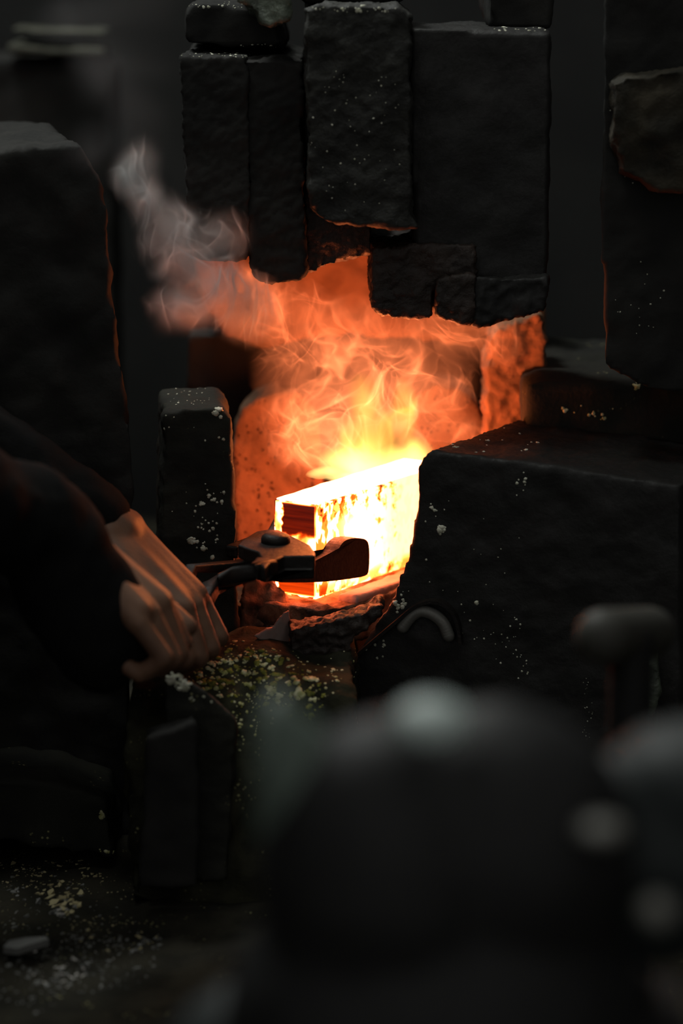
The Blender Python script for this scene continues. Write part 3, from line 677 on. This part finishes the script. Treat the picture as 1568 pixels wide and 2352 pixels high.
def vol_obj(name, blobs, n, step, label, cat, grow=1.02, voxel=.006):
    o = bpy.data.objects.new(name, hull(name, blobs, grow, voxel)); COL.objects.link(o)
    o.data.materials.append(n.m)
    for p in o.data.polygons: p.use_smooth = True
    ext = max(o.dimensions) if max(o.dimensions) > 0 else .3
    n.m.cycles.volume_step_rate = step
    return tag(o, label, cat, kind='stuff')
def emit(n, color, strength):
    e = n.t.nodes.new('ShaderNodeEmission'); n.link(color, e.inputs['Color']); n.link(strength, e.inputs['Strength'])
    return e.outputs[0]

# --- orange fire and firelit smoke; the smoke's lit colour is put in as emission
fire_blobs = [B(760, 960, .10, 190, 190, .065), B(820, 790, .11, 250, 140, .075), B(670, 750, .09, 140, 120, .07), B(930, 880, .12, 190, 160, .07), B(1000, 990, .13, 130, 80, .05), B(560, 690, .06, 150, 100, .06), B(720, 1040, .08, 130, 85, .045), B(1040, 780, .13, 210, 90, .05), B(655, 850, .08, 95, 95, .05)]
n = N('flame_and_lit_smoke')
p = n.tc
pa = warp(n, p, 12, .085, 1.0, 1.0); pw = warp(n, pa, 28, .034, 0.0, 4.0)
s1 = sheets(n, pw, 22, .015, (1, 1, .75), 1, 0.5); s2 = sheets(n, pw, 44, .024, (1, 1, .8), 2, 0.0)
mask = blob_mask(n, n.vec('ADD', n.vec('SCALE', p, scale=.5), n.vec('SCALE', pa, scale=.5)), fire_blobs, 1.0, .45)
heat = blob_mask(n, p, [B(830, 1010, .10, 270, 300, .2)], 1.0, .1)
fil = n.math('ADD', n.math('ADD', n.math('MULTIPLY', s1, 1.0), n.math('MULTIPLY', s2, .55)), .07)
den = n.math('MULTIPLY', n.math('MULTIPLY', mask, fil), n.math('ADD', 27.0, n.math('MULTIPLY', heat, 60.0)))
colr = n.mix(heat, (1.0, .215, .07), (1.0, .255, .09))
n.t.links.new(emit(n, colr, den), n.out.inputs['Volume'])
fire = vol_obj('flame', fire_blobs, n, .25, 'wispy orange flames and self-glowing firelit smoke rolling above the glowing billet', 'flame')
# --- yellow core tongue
core_blobs = [B(850, 1060, .10, 135, 50, .04), B(850, 1000, .10, 95, 95, .035), B(838, 940, .10, 55, 100, .028), B(920, 960, .11, 44, 120, .024), B(950, 1045, .13, 60, 45, .03), B(770, 1090, .07, 85, 14, .02), B(795, 1020, .09, 24, 70, .02)]
n = N('yellow_flame'); p = n.tc
pa = warp(n, n.vec('MULTIPLY', p, (1, 1, .55)), 26, .03, 1.0, 3.0)
off = n.vec('SUBTRACT', pa, n.vec('MULTIPLY', p, (1, 1, .55)))
m = blob_mask(n, n.vec('ADD', p, off), core_blobs, 1.0, .35)
zz = n.sep(p)[2]
ztop = P0.z + BH
low = n.mapr(zz, ztop + .003, ztop + .05, 1, 0)
s = sheets(n, pa, 34, .06, (1, 1, 1), 5, 0.0)
den = n.math('MULTIPLY', m, n.math('ADD', n.math('ADD', 11.0, n.math('MULTIPLY', s, 20.0)), n.math('MULTIPLY', low, 60.0)))
colr = n.mix(low, (1.0, .56, .06), (1.0, .70, .22))
n.t.links.new(emit(n, colr, den), n.out.inputs['Volume'])
core = vol_obj('flame', core_blobs, n, .2, 'bright yellow flame tongue rising from the top of the billet', 'flame', voxel=.004)
# --- pale smoke
sm_blobs = [B(345, 455, -.03, 70, 95, .035), B(390, 530, -.03, 105, 105, .04), B(425, 600, -.025, 105, 90, .045), B(490, 670, -.02, 130, 95, .05), B(570, 715, .0, 130, 95, .05), B(420, 710, -.02, 125, 90, .035), B(500, 560, -.025, 110, 90, .025), B(310, 380, -.04, 80, 90, .03)]
n = N('pale_smoke'); p = n.tc
pa = warp(n, p, 11, .10, 1.0, 11.0); pw = warp(n, pa, 32, .02, 0.0, 14.0)
s1 = sheets(n, pw, 26, .016, (1, 1, .6), 6, 0.5); s2 = sheets(n, pw, 46, .03, (1, 1, .7), 7, 0.0)
mask = blob_mask(n, n.vec('ADD', n.vec('SCALE', p, scale=.5), n.vec('SCALE', pa, scale=.5)), sm_blobs, 1.0, .1)
fil = n.math('ADD', n.math('ADD', s1, n.math('MULTIPLY', s2, .5)), .10)
den = n.math('MULTIPLY', n.math('MULTIPLY', n.math('POWER', mask, 1.8), fil), 150.0)
sc = n.t.nodes.new('ShaderNodeVolumeScatter'); n.link((.95, .92, .9), sc.inputs['Color']); n.link(den, sc.inputs['Density']); sc.inputs['Anisotropy'].default_value = .0
n.t.links.new(sc.outputs[0], n.out.inputs['Volume'])
smoke = vol_obj('smoke', sm_blobs, n, .28, 'pale smoke drifting left away from the flames', 'smoke')
# --- thin grey haze rising at the upper left
hz_blobs = [B(340, 330, -.08, 110, 140, .05), B(290, 170, -.1, 150, 150, .06), B(250, 20, -.12, 170, 110, .06), B(190, 350, -.1, 90, 90, .04)]
n = N('thin_smoke'); p = n.tc
pw = warp(n, p, 7, .12, 1.0, 21.0)
mask = blob_mask(n, pw, hz_blobs, 1.0, .1)
den = n.math('MULTIPLY', n.math('MULTIPLY', mask, n.mapr(n.noise(pw, 14, 1), .3, .7, .3, 1)), 2.2)
sc = n.t.nodes.new('ShaderNodeVolumeScatter'); n.link((.9, .92, .95), sc.inputs['Color']); n.link(den, sc.inputs['Density'])
n.t.links.new(sc.outputs[0], n.out.inputs['Volume'])
haze = vol_obj('smoke', hz_blobs, n, .5, 'thin grey smoke rising at the upper left', 'smoke', 1.15, .01)

# ------------------------------------------------------------------ lights
w = bpy.data.worlds.new('world'); C.world = w; w.use_nodes = True
w.node_tree.nodes['Background'].inputs[0].default_value = (1.0, 1.0, .97, 1); w.node_tree.nodes['Background'].inputs[1].default_value = .25
def lamp(name, kind, locv, energy, color, size=.1, target=None, size_y=None):
    d = bpy.data.lights.new(name, kind); d.energy = energy; d.color = color
    o = bpy.data.objects.new(name, d); COL.objects.link(o); o.location = locv
    if kind == 'AREA':
        d.size = size
        if size_y: d.shape = 'RECTANGLE'; d.size_y = size_y
    elif kind == 'POINT': d.shadow_soft_size = size
    if target is not None: o.rotation_euler = (Vector(target) - Vector(locv)).to_track_quat('-Z', 'Y').to_euler()
    return o
lamp('fire_light', 'POINT', at(800, 980, .09), 1.5, (1.0, .22, .045), .035)
lamp('roof_light', 'AREA', (-.40, -.20, 2.6), 7.5, (.95, 1.0, .93), .5, (-.1, 0, .2), .5)
lamp('added_back_light', 'AREA', (-.7, .75, 2.3), 21.0, (.96, 1.0, .96), .5, (-.1, 0, .6), .3)  # added lamp, brightens the smoke and rims the stone tops from behind
